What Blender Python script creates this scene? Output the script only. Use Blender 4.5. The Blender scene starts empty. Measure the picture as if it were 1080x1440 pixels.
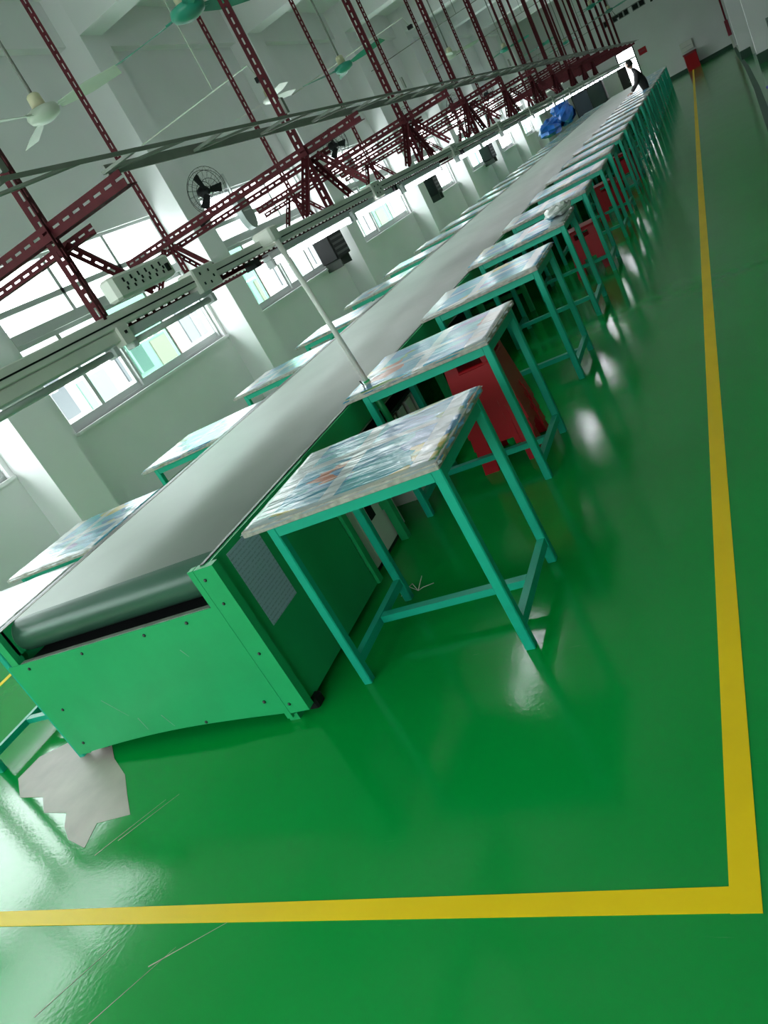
import bpy, math, random
from mathutils import Vector, Matrix
random.seed(7)
R = math.radians
scene = bpy.context.scene
col = scene.collection

# ------------------------------------------------------------------ camera, sky, exposure
cam_d = bpy.data.cameras.new('camera')
cam = bpy.data.objects.new('camera', cam_d); col.objects.link(cam)
yaw, pitch, roll = -0.552140576, -0.331393671, -0.51995242
fwd = Vector((math.sin(yaw)*math.cos(pitch), math.cos(yaw)*math.cos(pitch), math.sin(pitch)))
rgt = Vector((math.cos(yaw), -math.sin(yaw), 0)); upv = rgt.cross(fwd)
cr = math.cos(roll)*rgt + math.sin(roll)*upv
cu = -math.sin(roll)*rgt + math.cos(roll)*upv
mw = Matrix(((cr.x, cu.x, -fwd.x, 0), (cr.y, cu.y, -fwd.y, 0), (cr.z, cu.z, -fwd.z, 1.5), (0, 0, 0, 1)))
cam.matrix_world = mw
cam_d.sensor_fit = 'VERTICAL'; cam_d.sensor_height = 36.0; cam_d.lens = 36.0*1093.06/1440.0
cam_d.clip_start = 0.02; cam_d.clip_end = 400
scene.camera = cam

world = bpy.data.worlds.new('overcast_sky'); scene.world = world
world.use_nodes = True
bg = world.node_tree.nodes['Background']
bg.inputs[0].default_value = (0.93, 0.98, 1.0, 1); bg.inputs[1].default_value = 4.2
vs = scene.view_settings
vs.view_transform = 'Standard'; vs.look = 'None'; vs.gamma = 1.0; vs.use_curve_mapping = False
vs.exposure = 1.3
TUBE = 14.0           # brightness of the fluorescent tubes

# ------------------------------------------------------------------ mesh helpers
class MB:
    def __init__(s): s.v = []; s.f = []; s.smooth = []
    def add(s, vs_, fs, smooth=False):
        o = len(s.v); s.v += [tuple(p) for p in vs_]
        s.f += [tuple(i+o for i in f) for f in fs]; s.smooth += [smooth]*len(fs)
        return s
    def box(s, x0, x1, y0, y1, z0, z1, m=None):
        p = [Vector((x, y, z)) for z in (z0, z1) for y in (y0, y1) for x in (x0, x1)]
        if m is not None: p = [m @ q for q in p]
        return s.add(p, [(0, 2, 3, 1), (4, 5, 7, 6), (0, 1, 5, 4), (2, 6, 7, 3), (0, 4, 6, 2), (1, 3, 7, 5)])
    def bbox(s, x0, x1, y0, y1, z0, z1, b, m=None):
        # box with chamfered vertical (z) and horizontal edges: octagonal prism with bevelled caps
        ring = lambda i, z: [(x0+i+b, y0+i, z), (x1-i-b, y0+i, z), (x1-i, y0+i+b, z), (x1-i, y1-i-b, z), (x1-i-b, y1-i, z), (x0+i+b, y1-i, z), (x0+i, y1-i-b, z), (x0+i, y0+i+b, z)]
        p = ring(b*.6, z0) + ring(0, z0+b*.6) + ring(0, z1-b*.6) + ring(b*.6, z1)
        p = [Vector(q) for q in p]
        if m is not None: p = [m @ q for q in p]
        f = [tuple(reversed(range(8)))]
        for k in range(3):
            for i in range(8):
                j = (i+1) % 8; f.append((k*8+i, k*8+j, k*8+8+j, k*8+8+i))
        f.append(tuple(range(24, 32)))
        return s.add(p, f)
    def tube(s, pts, r, n=8, caps=True, smooth=True):
        pts = [Vector(p) for p in pts]; rs = r if isinstance(r, (list, tuple)) else [r]*len(pts)
        vv = []; ff = []
        for i, p in enumerate(pts):
            d = (pts[min(i+1, len(pts)-1)] - pts[max(i-1, 0)]).normalized()
            a = d.cross(Vector((0, 0, 1)));
            if a.length < 1e-3: a = Vector((1, 0, 0))
            a.normalize(); b = d.cross(a)
            for k in range(n):
                t = 2*math.pi*k/n; vv.append(p + rs[i]*(math.cos(t)*a + math.sin(t)*b))
        for i in range(len(pts)-1):
            for k in range(n):
                j = (k+1) % n; ff.append((i*n+k, i*n+n+k, i*n+n+j, i*n+j))
        s.add(vv, ff, smooth)
        if caps:
            o = len(s.v) - len(vv)
            s.f.append(tuple(o+k for k in range(n))); s.f.append(tuple(o+len(vv)-1-k for k in range(n))); s.smooth += [False, False]
        return s
    def lathe(s, prof, n=20, m=None, smooth=True):
        vv = []; ff = []
        for (r, z) in prof:
            for k in range(n):
                t = 2*math.pi*k/n; q = Vector((r*math.cos(t), r*math.sin(t), z)); vv.append(m @ q if m is not None else q)
        for i in range(len(prof)-1):
            for k in range(n):
                j = (k+1) % n; ff.append((i*n+k, i*n+j, i*n+n+j, i*n+n+k))
        s.add(vv, ff, smooth)
        o = len(s.v)-len(vv)
        s.f.append(tuple(o+n-1-k for k in range(n))); s.f.append(tuple(o+len(vv)-n+k for k in range(n))); s.smooth += [False, False]
        return s
    def prism(s, poly, z0, z1, m=None):
        n = len(poly); p = [Vector((x, y, z0)) for x, y in poly] + [Vector((x, y, z1)) for x, y in poly]
        if m is not None: p = [m @ q for q in p]
        return s.add(p, [tuple(reversed(range(n))), tuple(range(n, 2*n))] + [(i, (i+1) % n, n+(i+1) % n, n+i) for i in range(n)])
    def torus(s, c, ax, Rr, r, n=28, k=5):
        ax = Vector(ax).normalized(); a = ax.cross(Vector((0, 0, 1)))
        if a.length < 1e-3: a = Vector((1, 0, 0))
        a.normalize(); b = ax.cross(a); c = Vector(c); vv = []; ff = []
        for i in range(n):
            t = 2*math.pi*i/n; d = math.cos(t)*a + math.sin(t)*b
            for j in range(k):
                u = 2*math.pi*j/k; vv.append(c + d*(Rr + r*math.cos(u)) + ax*r*math.sin(u))
        for i in range(n):
            for j in range(k):
                i2 = (i+1) % n; j2 = (j+1) % k; ff.append((i*k+j, i*k+j2, i2*k+j2, i2*k+j))
        return s.add(vv, ff, True)
    def mesh(s, name, mat):
        me = bpy.data.meshes.new(name); me.from_pydata(s.v, [], s.f); me.update()
        me.polygons.foreach_set('use_smooth', s.smooth)
        if mat is not None: me.materials.append(mat)
        return me
    def build(s, name, mat, parent=None, loc=None):
        return link(name, s.mesh(name, mat), parent, loc)

def link(name, data, parent=None, loc=None):
    o = bpy.data.objects.new(name, data); col.objects.link(o)
    if parent is not None: o.parent = parent
    if loc is not None: o.location = loc
    return o
def tag(o, label=None, cat=None, group=None, kind=None):
    if label: o['label'] = label
    if cat: o['category'] = cat
    if group: o['group'] = group
    if kind: o['kind'] = kind
    return o
def empty(name, loc=(0, 0, 0), rz=0.0, label=None, cat=None, group=None, kind=None):
    o = bpy.data.objects.new(name, None); col.objects.link(o); o.empty_display_size = .1
    o.location = loc; o.rotation_euler = (0, 0, rz)
    return tag(o, label, cat, group, kind)
def B(name, mat, parent, x0, x1, y0, y1, z0, z1, bev=0, loc=None):
    m = MB()
    if bev: m.bbox(x0, x1, y0, y1, z0, z1, bev)
    else: m.box(x0, x1, y0, y1, z0, z1)
    return m.build(name, mat, parent, loc)
def structure(o): o['kind'] = 'structure'; return o

# ------------------------------------------------------------------ materials
def mat(name, c, rough=.5, metal=0.0, var=0.0, vscale=4.0, dark=None, bump=0.0, bscale=30.0, coat=0.0, spec=.5, emit=None, estr=0.0):
    m = bpy.data.materials.new(name); m.use_nodes = True
    nt = m.node_tree; p = nt.nodes['Principled BSDF']; N = nt.nodes.new; L = nt.links.new
    p.inputs['Base Color'].default_value = (*c, 1); p.inputs['Roughness'].default_value = rough
    p.inputs['Metallic'].default_value = metal; p.inputs['Coat Weight'].default_value = coat
    p.inputs['Specular IOR Level'].default_value = spec
    if emit: p.inputs['Emission Color'].default_value = (*emit, 1); p.inputs['Emission Strength'].default_value = estr
    if var or bump:
        tc = N('ShaderNodeTexCoord')
    if var:
        n = N('ShaderNodeTexNoise'); n.inputs['Scale'].default_value = vscale; n.inputs['Detail'].default_value = 6
        L(tc.outputs['Object'], n.inputs['Vector'])
        r = N('ShaderNodeValToRGB'); d = dark or tuple(x*(1-var) for x in c)
        r.color_ramp.elements[0].position = .35; r.color_ramp.elements[1].position = .65
        r.color_ramp.elements[0].color = (*d, 1); r.color_ramp.elements[1].color = (*c, 1)
        L(n.outputs['Fac'], r.inputs['Fac']); L(r.outputs['Color'], p.inputs['Base Color'])
    if bump:
        n2 = N('ShaderNodeTexNoise'); n2.inputs['Scale'].default_value = bscale; n2.inputs['Detail'].default_value = 4
        L(tc.outputs['Object'], n2.inputs['Vector'])
        b = N('ShaderNodeBump'); b.inputs['Strength'].default_value = bump; b.inputs['Distance'].default_value = .01
        L(n2.outputs['Fac'], b.inputs['Height']); L(b.outputs['Normal'], p.inputs['Normal'])
    return m

M = {}
M['wall'] = mat('white_wall_paint', (.87, .85, .86), .75, var=.04, vscale=1.2)
M['wall_low'] = mat('pale_green_wall_paint', (.50, .60, .54), .6, var=.05, vscale=1.5)
M['ceiling'] = mat('ceiling_paint', (.86, .85, .85), .85, var=.07, vscale=.8)
M['dado'] = mat('dark_green_skirting_paint', (.02, .07, .045), .5)
M['alu'] = mat('window_aluminium', (.55, .57, .56), .45, .2)
M['yellow'] = mat('yellow_floor_paint', (.93, .62, .003), .45, spec=.3, var=.08, vscale=3)
M['green'] = mat('green_machine_paint', (.012, .38, .125), .42, var=.10, vscale=5, bump=.03, bscale=60)
M['teal'] = mat('turquoise_table_paint', (.003, .40, .26), .42, var=.12, vscale=8)
M['belt'] = mat('grey_belt_rubber', (.44, .475, .435), .55, spec=.3, var=.12, vscale=1.4)
M['roller'] = mat('dark_green_roller_rubber', (.035, .10, .065), .30, var=.15, vscale=4)
M['black'] = mat('black_plastic', (.008, .008, .009), .55, spec=.25)
M['darkrail'] = mat('dark_edge_rail', (.05, .055, .05), .4, .5)
M['steel'] = mat('worn_steel', (.42, .42, .38), .4, .6, var=.25, vscale=20)
M['red'] = mat('oxide_red_slotted_angle', (.10, .012, .018), .65, spec=.2, var=.3, vscale=14)
M['trunk'] = mat('beige_trunking', (.86, .84, .77), .45, var=.08, vscale=6)
M['ladder'] = mat('grey_painted_ladder', (.23, .24, .21), .55, var=.15, vscale=9)
M['housing'] = mat('white_lamp_housing', (.70, .70, .72), .4)
M['tube_off'] = mat('unlit_tube_glass', (.7, .72, .7), .15)
M['white'] = mat('white_enamel', (.72, .72, .66), .35)
M['cream'] = mat('cream_fan_enamel', (.62, .58, .38), .4)
M['fangreen'] = mat('green_fan_enamel', (.03, .30, .20), .35)
M['fanpale'] = mat('pale_fan_enamel', (.55, .60, .50), .4)
M['board'] = mat('chipboard_edge', (.48, .45, .39), .75, var=.35, vscale=40)
M['plasticred'] = mat('red_stool_plastic', (.42, .004, .010), .4, spec=.3)
M['plasticdkred'] = mat('dark_red_plastic', (.25, .01, .03), .4)
M['blue'] = mat('blue_tarpaulin', (.02, .16, .62), .4, var=.3, vscale=4)
M['paper'] = None
M['grey'] = mat('grey_enamel', (.24, .27, .26), .5)
M['concrete'] = mat('bare_floor_concrete', (.50, .42, .38), .5, var=.2, vscale=5, bump=.05)
M['skin'] = mat('skin', (.45, .27, .19), .55)
M['jacket'] = mat('black_jacket', (.012, .012, .013), .7)
M['trousers'] = mat('dark_trousers', (.02, .022, .03), .8)
M['hair'] = mat('black_hair', (.006, .005, .005), .6)
M['clear'] = mat('crumpled_clear_film', (.62, .66, .62), .18, bump=.5, bscale=22)
M['purple'] = mat('violet_plastic', (.09, .06, .42), .5)
M['ext'] = mat('outdoor_pale_render', (.24, .24, .235), .8, var=.06, vscale=.6)
M['extwin'] = mat('outdoor_window_glass', (.07, .08, .085), .2)
M['extpink'] = mat('outdoor_pink_tiles', (.26, .15, .14), .7)
M['extgreen'] = mat('outdoor_green_paint', (.12, .22, .17), .7)
M['sock'] = mat('socket_face', (.78, .78, .71), .4)

def tube_mat():
    m = bpy.data.materials.new('lit_fluorescent_tube'); m.use_nodes = True
    p = m.node_tree.nodes['Principled BSDF']
    p.inputs['Base Color'].default_value = (.9, .9, .9, 1)
    p.inputs['Emission Color'].default_value = (.93, .95, 1.0, 1); p.inputs['Emission Strength'].default_value = TUBE
    return m
M['tube'] = tube_mat()

def glass_mat(name, tint, refl=.08):
    m = bpy.data.materials.new(name); m.use_nodes = True; nt = m.node_tree; nt.nodes.clear()
    N = nt.nodes.new; L = nt.links.new
    out = N('ShaderNodeOutputMaterial'); mix = N('ShaderNodeMixShader'); t = N('ShaderNodeBsdfTransparent'); g = N('ShaderNodeBsdfGlossy')
    t.inputs[0].default_value = (*tint, 1); g.inputs['Roughness'].default_value = .03; mix.inputs[0].default_value = refl
    L(t.outputs[0], mix.inputs[1]); L(g.outputs[0], mix.inputs[2]); L(mix.outputs[0], out.inputs[0])
    return m
M['glass'] = glass_mat('window_glass', (.93, .96, .95))
M['glassgreen'] = glass_mat('green_window_glass', (.62, .88, .76))

def floor_mat():
    m = bpy.data.materials.new('green_epoxy_floor'); m.use_nodes = True; nt = m.node_tree
    p = nt.nodes['Principled BSDF']; N = nt.nodes.new; L = nt.links.new
    tc = N('ShaderNodeTexCoord')
    n = N('ShaderNodeTexNoise'); n.inputs['Scale'].default_value = .7; n.inputs['Detail'].default_value = 5
    L(tc.outputs['Object'], n.inputs['Vector'])
    r = N('ShaderNodeValToRGB'); r.color_ramp.elements[0].position = .3; r.color_ramp.elements[1].position = .7
    r.color_ramp.elements[0].color = (.0008, .25, .036, 1); r.color_ramp.elements[1].color = (.001, .31, .048, 1)
    L(n.outputs['Fac'], r.inputs['Fac'])
    # small pale scuffs
    mp = N('ShaderNodeMapping'); mp.inputs['Scale'].default_value = (1.0, 9.0, 1.0); mp.inputs['Rotation'].default_value = (0, 0, R(38))
    L(tc.outputs['Object'], mp.inputs['Vector'])
    n3 = N('ShaderNodeTexNoise'); n3.inputs['Scale'].default_value = 3.2; n3.inputs['Detail'].default_value = 8; n3.inputs['Roughness'].default_value = .65
    L(mp.outputs['Vector'], n3.inputs['Vector'])
    r3 = N('ShaderNodeValToRGB'); r3.color_ramp.elements[0].position = .69; r3.color_ramp.elements[1].position = .80
    r3.color_ramp.elements[0].color = (0, 0, 0, 1); r3.color_ramp.elements[1].color = (.22, .22, .22, 1)
    L(n3.outputs['Fac'], r3.inputs['Fac'])
    mx = N('ShaderNodeMixRGB'); mx.inputs[2].default_value = (.30, .48, .36, 1)
    L(r3.outputs['Color'], mx.inputs[0]); L(r.outputs['Color'], mx.inputs[1]); L(mx.outputs[0], p.inputs['Base Color'])
    n2 = N('ShaderNodeTexNoise'); n2.inputs['Scale'].default_value = 1.7; n2.inputs['Detail'].default_value = 6
    L(tc.outputs['Object'], n2.inputs['Vector'])
    mr = N('ShaderNodeMapRange'); mr.inputs['To Min'].default_value = .08; mr.inputs['To Max'].default_value = .17
    L(n2.outputs['Fac'], mr.inputs['Value']); L(mr.outputs['Result'], p.inputs['Roughness'])
    nb = N('ShaderNodeTexNoise'); nb.inputs['Scale'].default_value = 55; nb.inputs['Detail'].default_value = 3
    L(tc.outputs['Object'], nb.inputs['Vector'])
    nb2 = N('ShaderNodeTexNoise'); nb2.inputs['Scale'].default_value = 3; nb2.inputs['Detail'].default_value = 2
    L(tc.outputs['Object'], nb2.inputs['Vector'])
    ad = N('ShaderNodeMath'); ad.operation = 'MULTIPLY_ADD'; ad.inputs[1].default_value = 3.0
    L(nb2.outputs['Fac'], ad.inputs[0]); L(nb.outputs['Fac'], ad.inputs[2])
    b = N('ShaderNodeBump'); b.inputs['Strength'].default_value = .12; b.inputs['Distance'].default_value = .003
    L(ad.outputs[0], b.inputs['Height']); L(b.outputs['Normal'], p.inputs['Normal'])
    p.inputs['Specular IOR Level'].default_value = .30
    return m
M['floor'] = floor_mat()

def film_mat(seed):
    """printed sheet under wrinkled clear film: cyan print with coloured patches, pale tape strips"""
    m = bpy.data.materials.new('printed_sheet_under_film'); m.use_nodes = True; nt = m.node_tree
    p = nt.nodes['Principled BSDF']; N = nt.nodes.new; L = nt.links.new
    tc = N('ShaderNodeTexCoord'); sep = N('ShaderNodeSeparateXYZ'); L(tc.outputs['Generated'], sep.inputs[0])
    of = N('ShaderNodeVectorMath'); of.operation = 'ADD'; of.inputs[1].default_value = (seed*3.1+4.3, seed*1.7+2.2, 0)
    L(tc.outputs['Generated'], of.inputs[0])
    wn = N('ShaderNodeTexNoise'); wn.inputs['Scale'].default_value = 5; L(of.outputs[0], wn.inputs['Vector'])
    wm = N('ShaderNodeMixRGB'); wm.blend_type = 'ADD'; wm.inputs[0].default_value = .12
    L(of.outputs[0], wm.inputs[1]); L(wn.outputs['Color'], wm.inputs[2])
    vo = N('ShaderNodeTexVoronoi'); vo.inputs['Scale'].default_value = 4.5; L(wm.outputs[0], vo.inputs['Vector'])
    sc = N('ShaderNodeSeparateColor'); L(vo.outputs['Color'], sc.inputs[0])
    r = N('ShaderNodeValToRGB'); r.color_ramp.interpolation = 'CONSTANT'
    cols = [(0, (.004, .19, .28)), (.24, (.006, .23, .36)), (.44, (.003, .14, .29)), (.54, (.010, .27, .32)), (.76, (.36, .40, .39)), (.82, (.07, .20, .012)), (.89, (.38, .29, .012)), (.94, (.36, .09, .02)), (.975, (.08, .055, .22))]
    el = r.color_ramp.elements
    el[0].position, el[0].color = cols[0][0], (*cols[0][1], 1); el[1].position, el[1].color = cols[1][0], (*cols[1][1], 1)
    for q, c in cols[2:]:
        e = el.new(q); e.color = (*c, 1)
    L(sc.outputs[0], r.inputs['Fac'])
    def band(axis, c, w):
        a = N('ShaderNodeMath'); a.operation = 'SUBTRACT'; L(sep.outputs[axis], a.inputs[0]); a.inputs[1].default_value = c
        ab = N('ShaderNodeMath'); ab.operation = 'ABSOLUTE'; L(a.outputs[0], ab.inputs[0])
        lt = N('ShaderNodeMath'); lt.operation = 'LESS_THAN'; L(ab.outputs[0], lt.inputs[0]); lt.inputs[1].default_value = w
        return lt
    masks = [band(0, .46, .038), band(0, .90, .04), band(1, .62 - .05*seed, .035), band(0, .02, .14), band(1, .0, .06)]
    acc = masks[0]
    for k in masks[1:]:
        mxm = N('ShaderNodeMath'); mxm.operation = 'MAXIMUM'; L(acc.outputs[0], mxm.inputs[0]); L(k.outputs[0], mxm.inputs[1]); acc = mxm
    sl = N('ShaderNodeMath'); sl.operation = 'MULTIPLY'; sl.inputs[1].default_value = .82; L(acc.outputs[0], sl.inputs[0])
    mx = N('ShaderNodeMixRGB'); mx.inputs[2].default_value = (.40, .415, .40, 1)
    L(sl.outputs[0], mx.inputs[0]); L(r.outputs['Color'], mx.inputs[1]); L(mx.outputs[0], p.inputs['Base Color'])
    mp = N('ShaderNodeMapping'); mp.inputs['Scale'].default_value = (1.6, 6.5, 1); mp.inputs['Rotation'].default_value = (0, 0, R(12))
    L(of.outputs[0], mp.inputs['Vector'])
    nb = N('ShaderNodeTexNoise'); nb.inputs['Scale'].default_value = 2.6; nb.inputs['Detail'].default_value = 3; nb.inputs['Distortion'].default_value = .6
    L(mp.outputs[0], nb.inputs['Vector'])
    b = N('ShaderNodeBump'); b.inputs['Strength'].default_value = .20; b.inputs['Distance'].default_value = .03
    L(nb.outputs['Fac'], b.inputs['Height']); L(b.outputs['Normal'], p.inputs['Normal'])
    p.inputs['Roughness'].default_value = .30; p.inputs['Specular IOR Level'].default_value = .35
    p.inputs['Coat Weight'].default_value = .3; p.inputs['Coat Roughness'].default_value = .07
    L(b.outputs['Normal'], p.inputs['Coat Normal'])
    return m
FILMS = [film_mat(k) for k in range(3)]

def notice_mat():
    m = bpy.data.materials.new('typed_notice_paper'); m.use_nodes = True; nt = m.node_tree
    p = nt.nodes['Principled BSDF']; N = nt.nodes.new; L = nt.links.new
    tc = N('ShaderNodeTexCoord'); sep = N('ShaderNodeSeparateXYZ'); L(tc.outputs['Generated'], sep.inputs[0])
    mu = N('ShaderNodeMath'); mu.operation = 'MULTIPLY'; mu.inputs[1].default_value = 20; L(sep.outputs[2], mu.inputs[0])
    fr = N('ShaderNodeMath'); fr.operation = 'FRACT'; L(mu.outputs[0], fr.inputs[0])
    lt = N('ShaderNodeMath'); lt.operation = 'LESS_THAN'; lt.inputs[1].default_value = .38; L(fr.outputs[0], lt.inputs[0])
    n = N('ShaderNodeTexNoise'); n.inputs['Scale'].default_value = 30; L(tc.outputs['Generated'], n.inputs['Vector'])
    gt = N('ShaderNodeMath'); gt.operation = 'GREATER_THAN'; gt.inputs[1].default_value = .46; L(n.outputs['Fac'], gt.inputs[0])
    ml = N('ShaderNodeMath'); ml.operation = 'MULTIPLY'; L(lt.outputs[0], ml.inputs[0]); L(gt.outputs[0], ml.inputs[1])
    mx = N('ShaderNodeMixRGB'); mx.inputs[1].default_value = (.42, .50, .64, 1); mx.inputs[2].default_value = (.30, .37, .48, 1)
    L(ml.outputs[0], mx.inputs[0]); L(mx.outputs[0], p.inputs['Base Color']); p.inputs['Roughness'].default_value = .4
    return m
M['paper'] = notice_mat()

# ------------------------------------------------------------------ the room
XL, XR, YB, YF, ZC, ZB = -6.6, 4.6, -3.3, 41.0, 5.5, 4.95
structure(B('floor', M['floor'], None, XL-.2, XR+.2, YB-.2, YF+.2, -.15, 0))
structure(B('ceiling', M['ceiling'], None, XL-.2, XR+.2, YB-.2, YF+.2, ZC, ZC+.2))

COLS = [-3.2, .6, 5.12, 9.42, 13.9, 18.5, 22.9, 27.4, 31.9, 36.4]
WIN = [(c+.95, COLS[i+1]-.06) for i, c in enumerate(COLS[:-1])]  # the two farthest bays are windows added to brighten the far end
SILL, HEAD = 1.03, 2.84
# left wall built around its window openings
m = MB()
m.box(XL-.2, XL, YB-.2, YF+.2, 0, SILL); m.box(XL-.2, XL, YB-.2, YF+.2, HEAD, ZC)
e = [YB-.2] + [q for w in WIN for q in w] + [YF+.2]
for i in range(0, len(e), 2): m.box(XL-.2, XL, e[i], e[i+1], SILL, HEAD)
structure(m.build('wall_left', M['wall'], None))
wl = structure(B('trim_1', M['wall'], None, XL, XL+.14, YB, YF, ZB, ZC))       # wall beam under the ceiling
for i, c in enumerate(COLS):
    structure(B('pillar', M['wall'], None, XL, XL+.4, c, c+.5, 0, ZC))
    structure(B('ceiling_beam', M['ceiling'], None, XL+.4, XR, c, c+.45, ZB, ZC))
# back wall with wide windows behind the photographer
BW = [(-6.0, -3.7), (-3.3, -1.0), (-.6, 1.7)]
BS, BH = 1.5, 3.25
m = MB(); m.box(XL, XR, YB-.2, YB, 0, BS); m.box(XL, XR, YB-.2, YB, BH, ZC)
e = [XL] + [q for w in BW for q in w] + [XR]
for i in range(0, len(e), 2): m.box(e[i], e[i+1], YB-.2, YB, BS, BH)
structure(m.build('wall_back', M['wall'], None))
structure(B('wall_right', mat('light_absorbing_wall_grey', (.17, .18, .17), .8), None, XR, XR+.2, YB-.2, YF+.2, 0, ZC))  # unseen wall, set close and dark to cut light from the right
# far wall with a daylit opening
FO = (-3.10, -2.30, .0, 2.10)
m = MB(); m.box(XL, FO[0], YF, YF+.2, 0, ZC); m.box(FO[1], XR, YF, YF+.2, 0, ZC); m.box(FO[0], FO[1], YF, YF+.2, FO[3], ZC)
structure(m.build('wall_far', M['wall'], None))
structure(B('baseboard_far', M['dado'], None, FO[1]+.02, 1.33, YF-.03, YF, 0, .16))
fr = MB()
for a, b in ((FO[0], FO[0]+.05), (FO[1]-.05, FO[1])): fr.box(a, b, YF-.04, YF+.08, 0, FO[3])
fr.box(FO[0], FO[1], YF-.04, YF+.08, FO[3]-.05, FO[3])
do = structure(empty('door_1', (0, 0, 0)))
fr.build('door_frame', M['black'], do)
# partition block on the right of the far end
structure(B('wall_partition', M['wall'], None, 1.14, XR, 23.3, 23.5, 0, ZC))
structure(B('wall_partition_side', M['wall'], None, 1.02, XR, 28.8, 29.0, 0, ZC))
structure(B('baseboard_partition', M['dado'], None, 1.12, XR, 23.27, 23.3, 0, .24))
structure(B('baseboard_partition_side', M['dado'], None, 1.00, 1.30, 28.77, 28.8, 0, .24))

FR4 = (0, .20, .42, .71, 1)
def left_window(i, y0, y1):
    w = structure(empty('window_%d' % (i+1), (XL, y0, 0)))
    D = y1-y0; f = MB(); t = .035; X0, X1 = -.13, -.05
    f.box(X0, X1, 0, D, SILL, SILL+t); f.box(X0, X1, 0, D, HEAD-t, HEAD); f.box(X0, X1, 0, t, SILL+t, HEAD-t); f.box(X0, X1, D-t, D, SILL+t, HEAD-t)
    f.build('window_frame', M['alu'], w)
    B('transom', M['alu'], w, X0-.02, X1+.02, t, D-t, 2.06, 2.17)
    B('glazing_bar', M['alu'], w, X0, X1, t, D-t, 2.37, 2.43)
    B('window_sill', M['wall'], w, -.16, .06, -.02, D+.02, SILL-.035, SILL)
    for k in range(4):
        a, b = FR4[k]*D, FR4[k+1]*D
        xo = -.02 if k % 2 else .015
        s = MB(); bw = .045
        z0, z1 = SILL+t, 2.06
        s.box(X0+.02+xo, X1+xo-.02, a, b, z0, z0+.07); s.box(X0+.02+xo, X1+xo-.02, a, b, z1-.05, z1)
        s.box(X0+.02+xo, X1+xo-.02, a, a+bw, z0+.07, z1-.05); s.box(X0+.02+xo, X1+xo-.02, b-bw, b, z0+.07, z1-.05)
        so = s.build('sash', M['alu'], w)
        B('pane', M['glassgreen'] if (k == 2 and i % 2 == 0) or (k == 0 and i % 2 == 1) else M['glass'], so, -.092+xo, -.086+xo, a+bw, b-bw, z0+.07, z1-.05)
    for k in range(3):
        a, b = D*k/3, D*(k+1)/3
        if k: B('mullion', M['alu'], w, X0, X1, a-.025, a+.025, 2.17, HEAD-t)
        B('pane', M['glass'], w, -.093, -.087, a+.03, b-.03, 2.43, HEAD-t); B('pane', M['glass'], w, -.093, -.087, a+.03, b-.03, 2.17, 2.37)
    return w
for i, (a, b) in enumerate(WIN): left_window(i, a, b)
for i, (a, b) in enumerate(BW):
    w = structure(empty('window_%d' % (20+i), (a, YB, 0))); D = b-a; f = MB(); t = .06
    f.box(0, D, -.14, -.06, BS, BS+t); f.box(0, D, -.14, -.06, BH-t, BH); f.box(0, t, -.14, -.06, BS+t, BH-t); f.box(D-t, D, -.14, -.06, BS+t, BH-t)
    f.box(D/2-.03, D/2+.03, -.14, -.06, BS+t, BH-t)
    f.build('window_frame', M['alu'], w)
    for k in range(2): B('pane', M['glass'], w, t+k*(D/2-.03), D/2-.03+k*(D/2-.03), -.103, -.097, BS+t, BH-t)

# daylight portals in the openings (they only guide the sky's light)
def portal(loc, rot, sx, sy):
    l = bpy.data.lights.new('daylight_portal', 'AREA'); l.shape = 'RECTANGLE'; l.size = sx; l.size_y = sy
    l.cycles.is_portal = True
    o = bpy.data.objects.new('daylight_portal', l); col.objects.link(o); o.location = loc; o.rotation_euler = rot
for a, b in WIN: portal((XL-.22, (a+b)/2, (SILL+HEAD)/2), (0, R(-90), 0), HEAD-SILL, b-a)
for a, b in BW: portal(((a+b)/2, YB-.22, (BS+BH)/2), (R(90), 0, 0), b-a, BH-BS)
portal(((FO[0]+FO[1])/2, YF+.22, FO[3]/2), (R(-90), 0, 0), FO[1]-FO[0], FO[3])

# outdoors: a pale block across the yard
ext = empty('apartment_block', (-19, 0, -6), 0, 'pale rendered building seen through the left windows', 'building')
B('wall', M['ext'], ext, -3, 0, -10, 60, 0, 9.6)
B('ledge', M['ext'], ext, 0, .35, -10, 60, 5.6, 5.9)
for k in range(16):
    y = -8 + k*4.1
    for z in (3.0, 6.6):
        wn = B('window', M['extwin'], ext, 0, .06, y, y+1.5, z, z+1.6)
        B('shutter', M['ext'], wn, .06, .1, y+.7, y+.8, z, z+1.6)
    B('tile_panel', M['extpink'] if k % 2 else M['extgreen'], ext, 0, .05, y+2.0, y+3.4, 6.2, 7.4)

# ------------------------------------------------------------------ floor markings and marks
fl = structure(empty('floor_marking', (0, 0, 0)))
def strip(x0, x1, y0, y1): return B('yellow_line', M['yellow'], fl, x0, x1, y0, y1, .0005, .0022)
strip(-.424, -.362, 1.075, 40.4); strip(-4.36, -.424, 1.076, 1.136)
strip(-4.36, -4.30, 1.136, 38.0); strip(-5.27, -5.21, -3, 38.0)
pts = [(-3.78, 2.02), (-3.60, 2.10), (-3.40, 2.02), (-3.28, 2.08), (-3.08, 1.90), (-2.90, 1.78), (-2.78, 1.66), (-2.66, 1.545), (-2.84, 1.52), (-2.80, 1.40), (-2.95, 1.45), (-3.05, 1.52), (-3.12, 1.60), (-3.30, 1.62), (-3.42, 1.72), (-3.62, 1.74), (-3.80, 1.88)]
MB().prism(pts, .0004, .0016).build('bare_patch', M['concrete'], structure(empty('floor_wear', (0, 0, 0))))
fw = bpy.data.objects['floor_wear']
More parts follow.
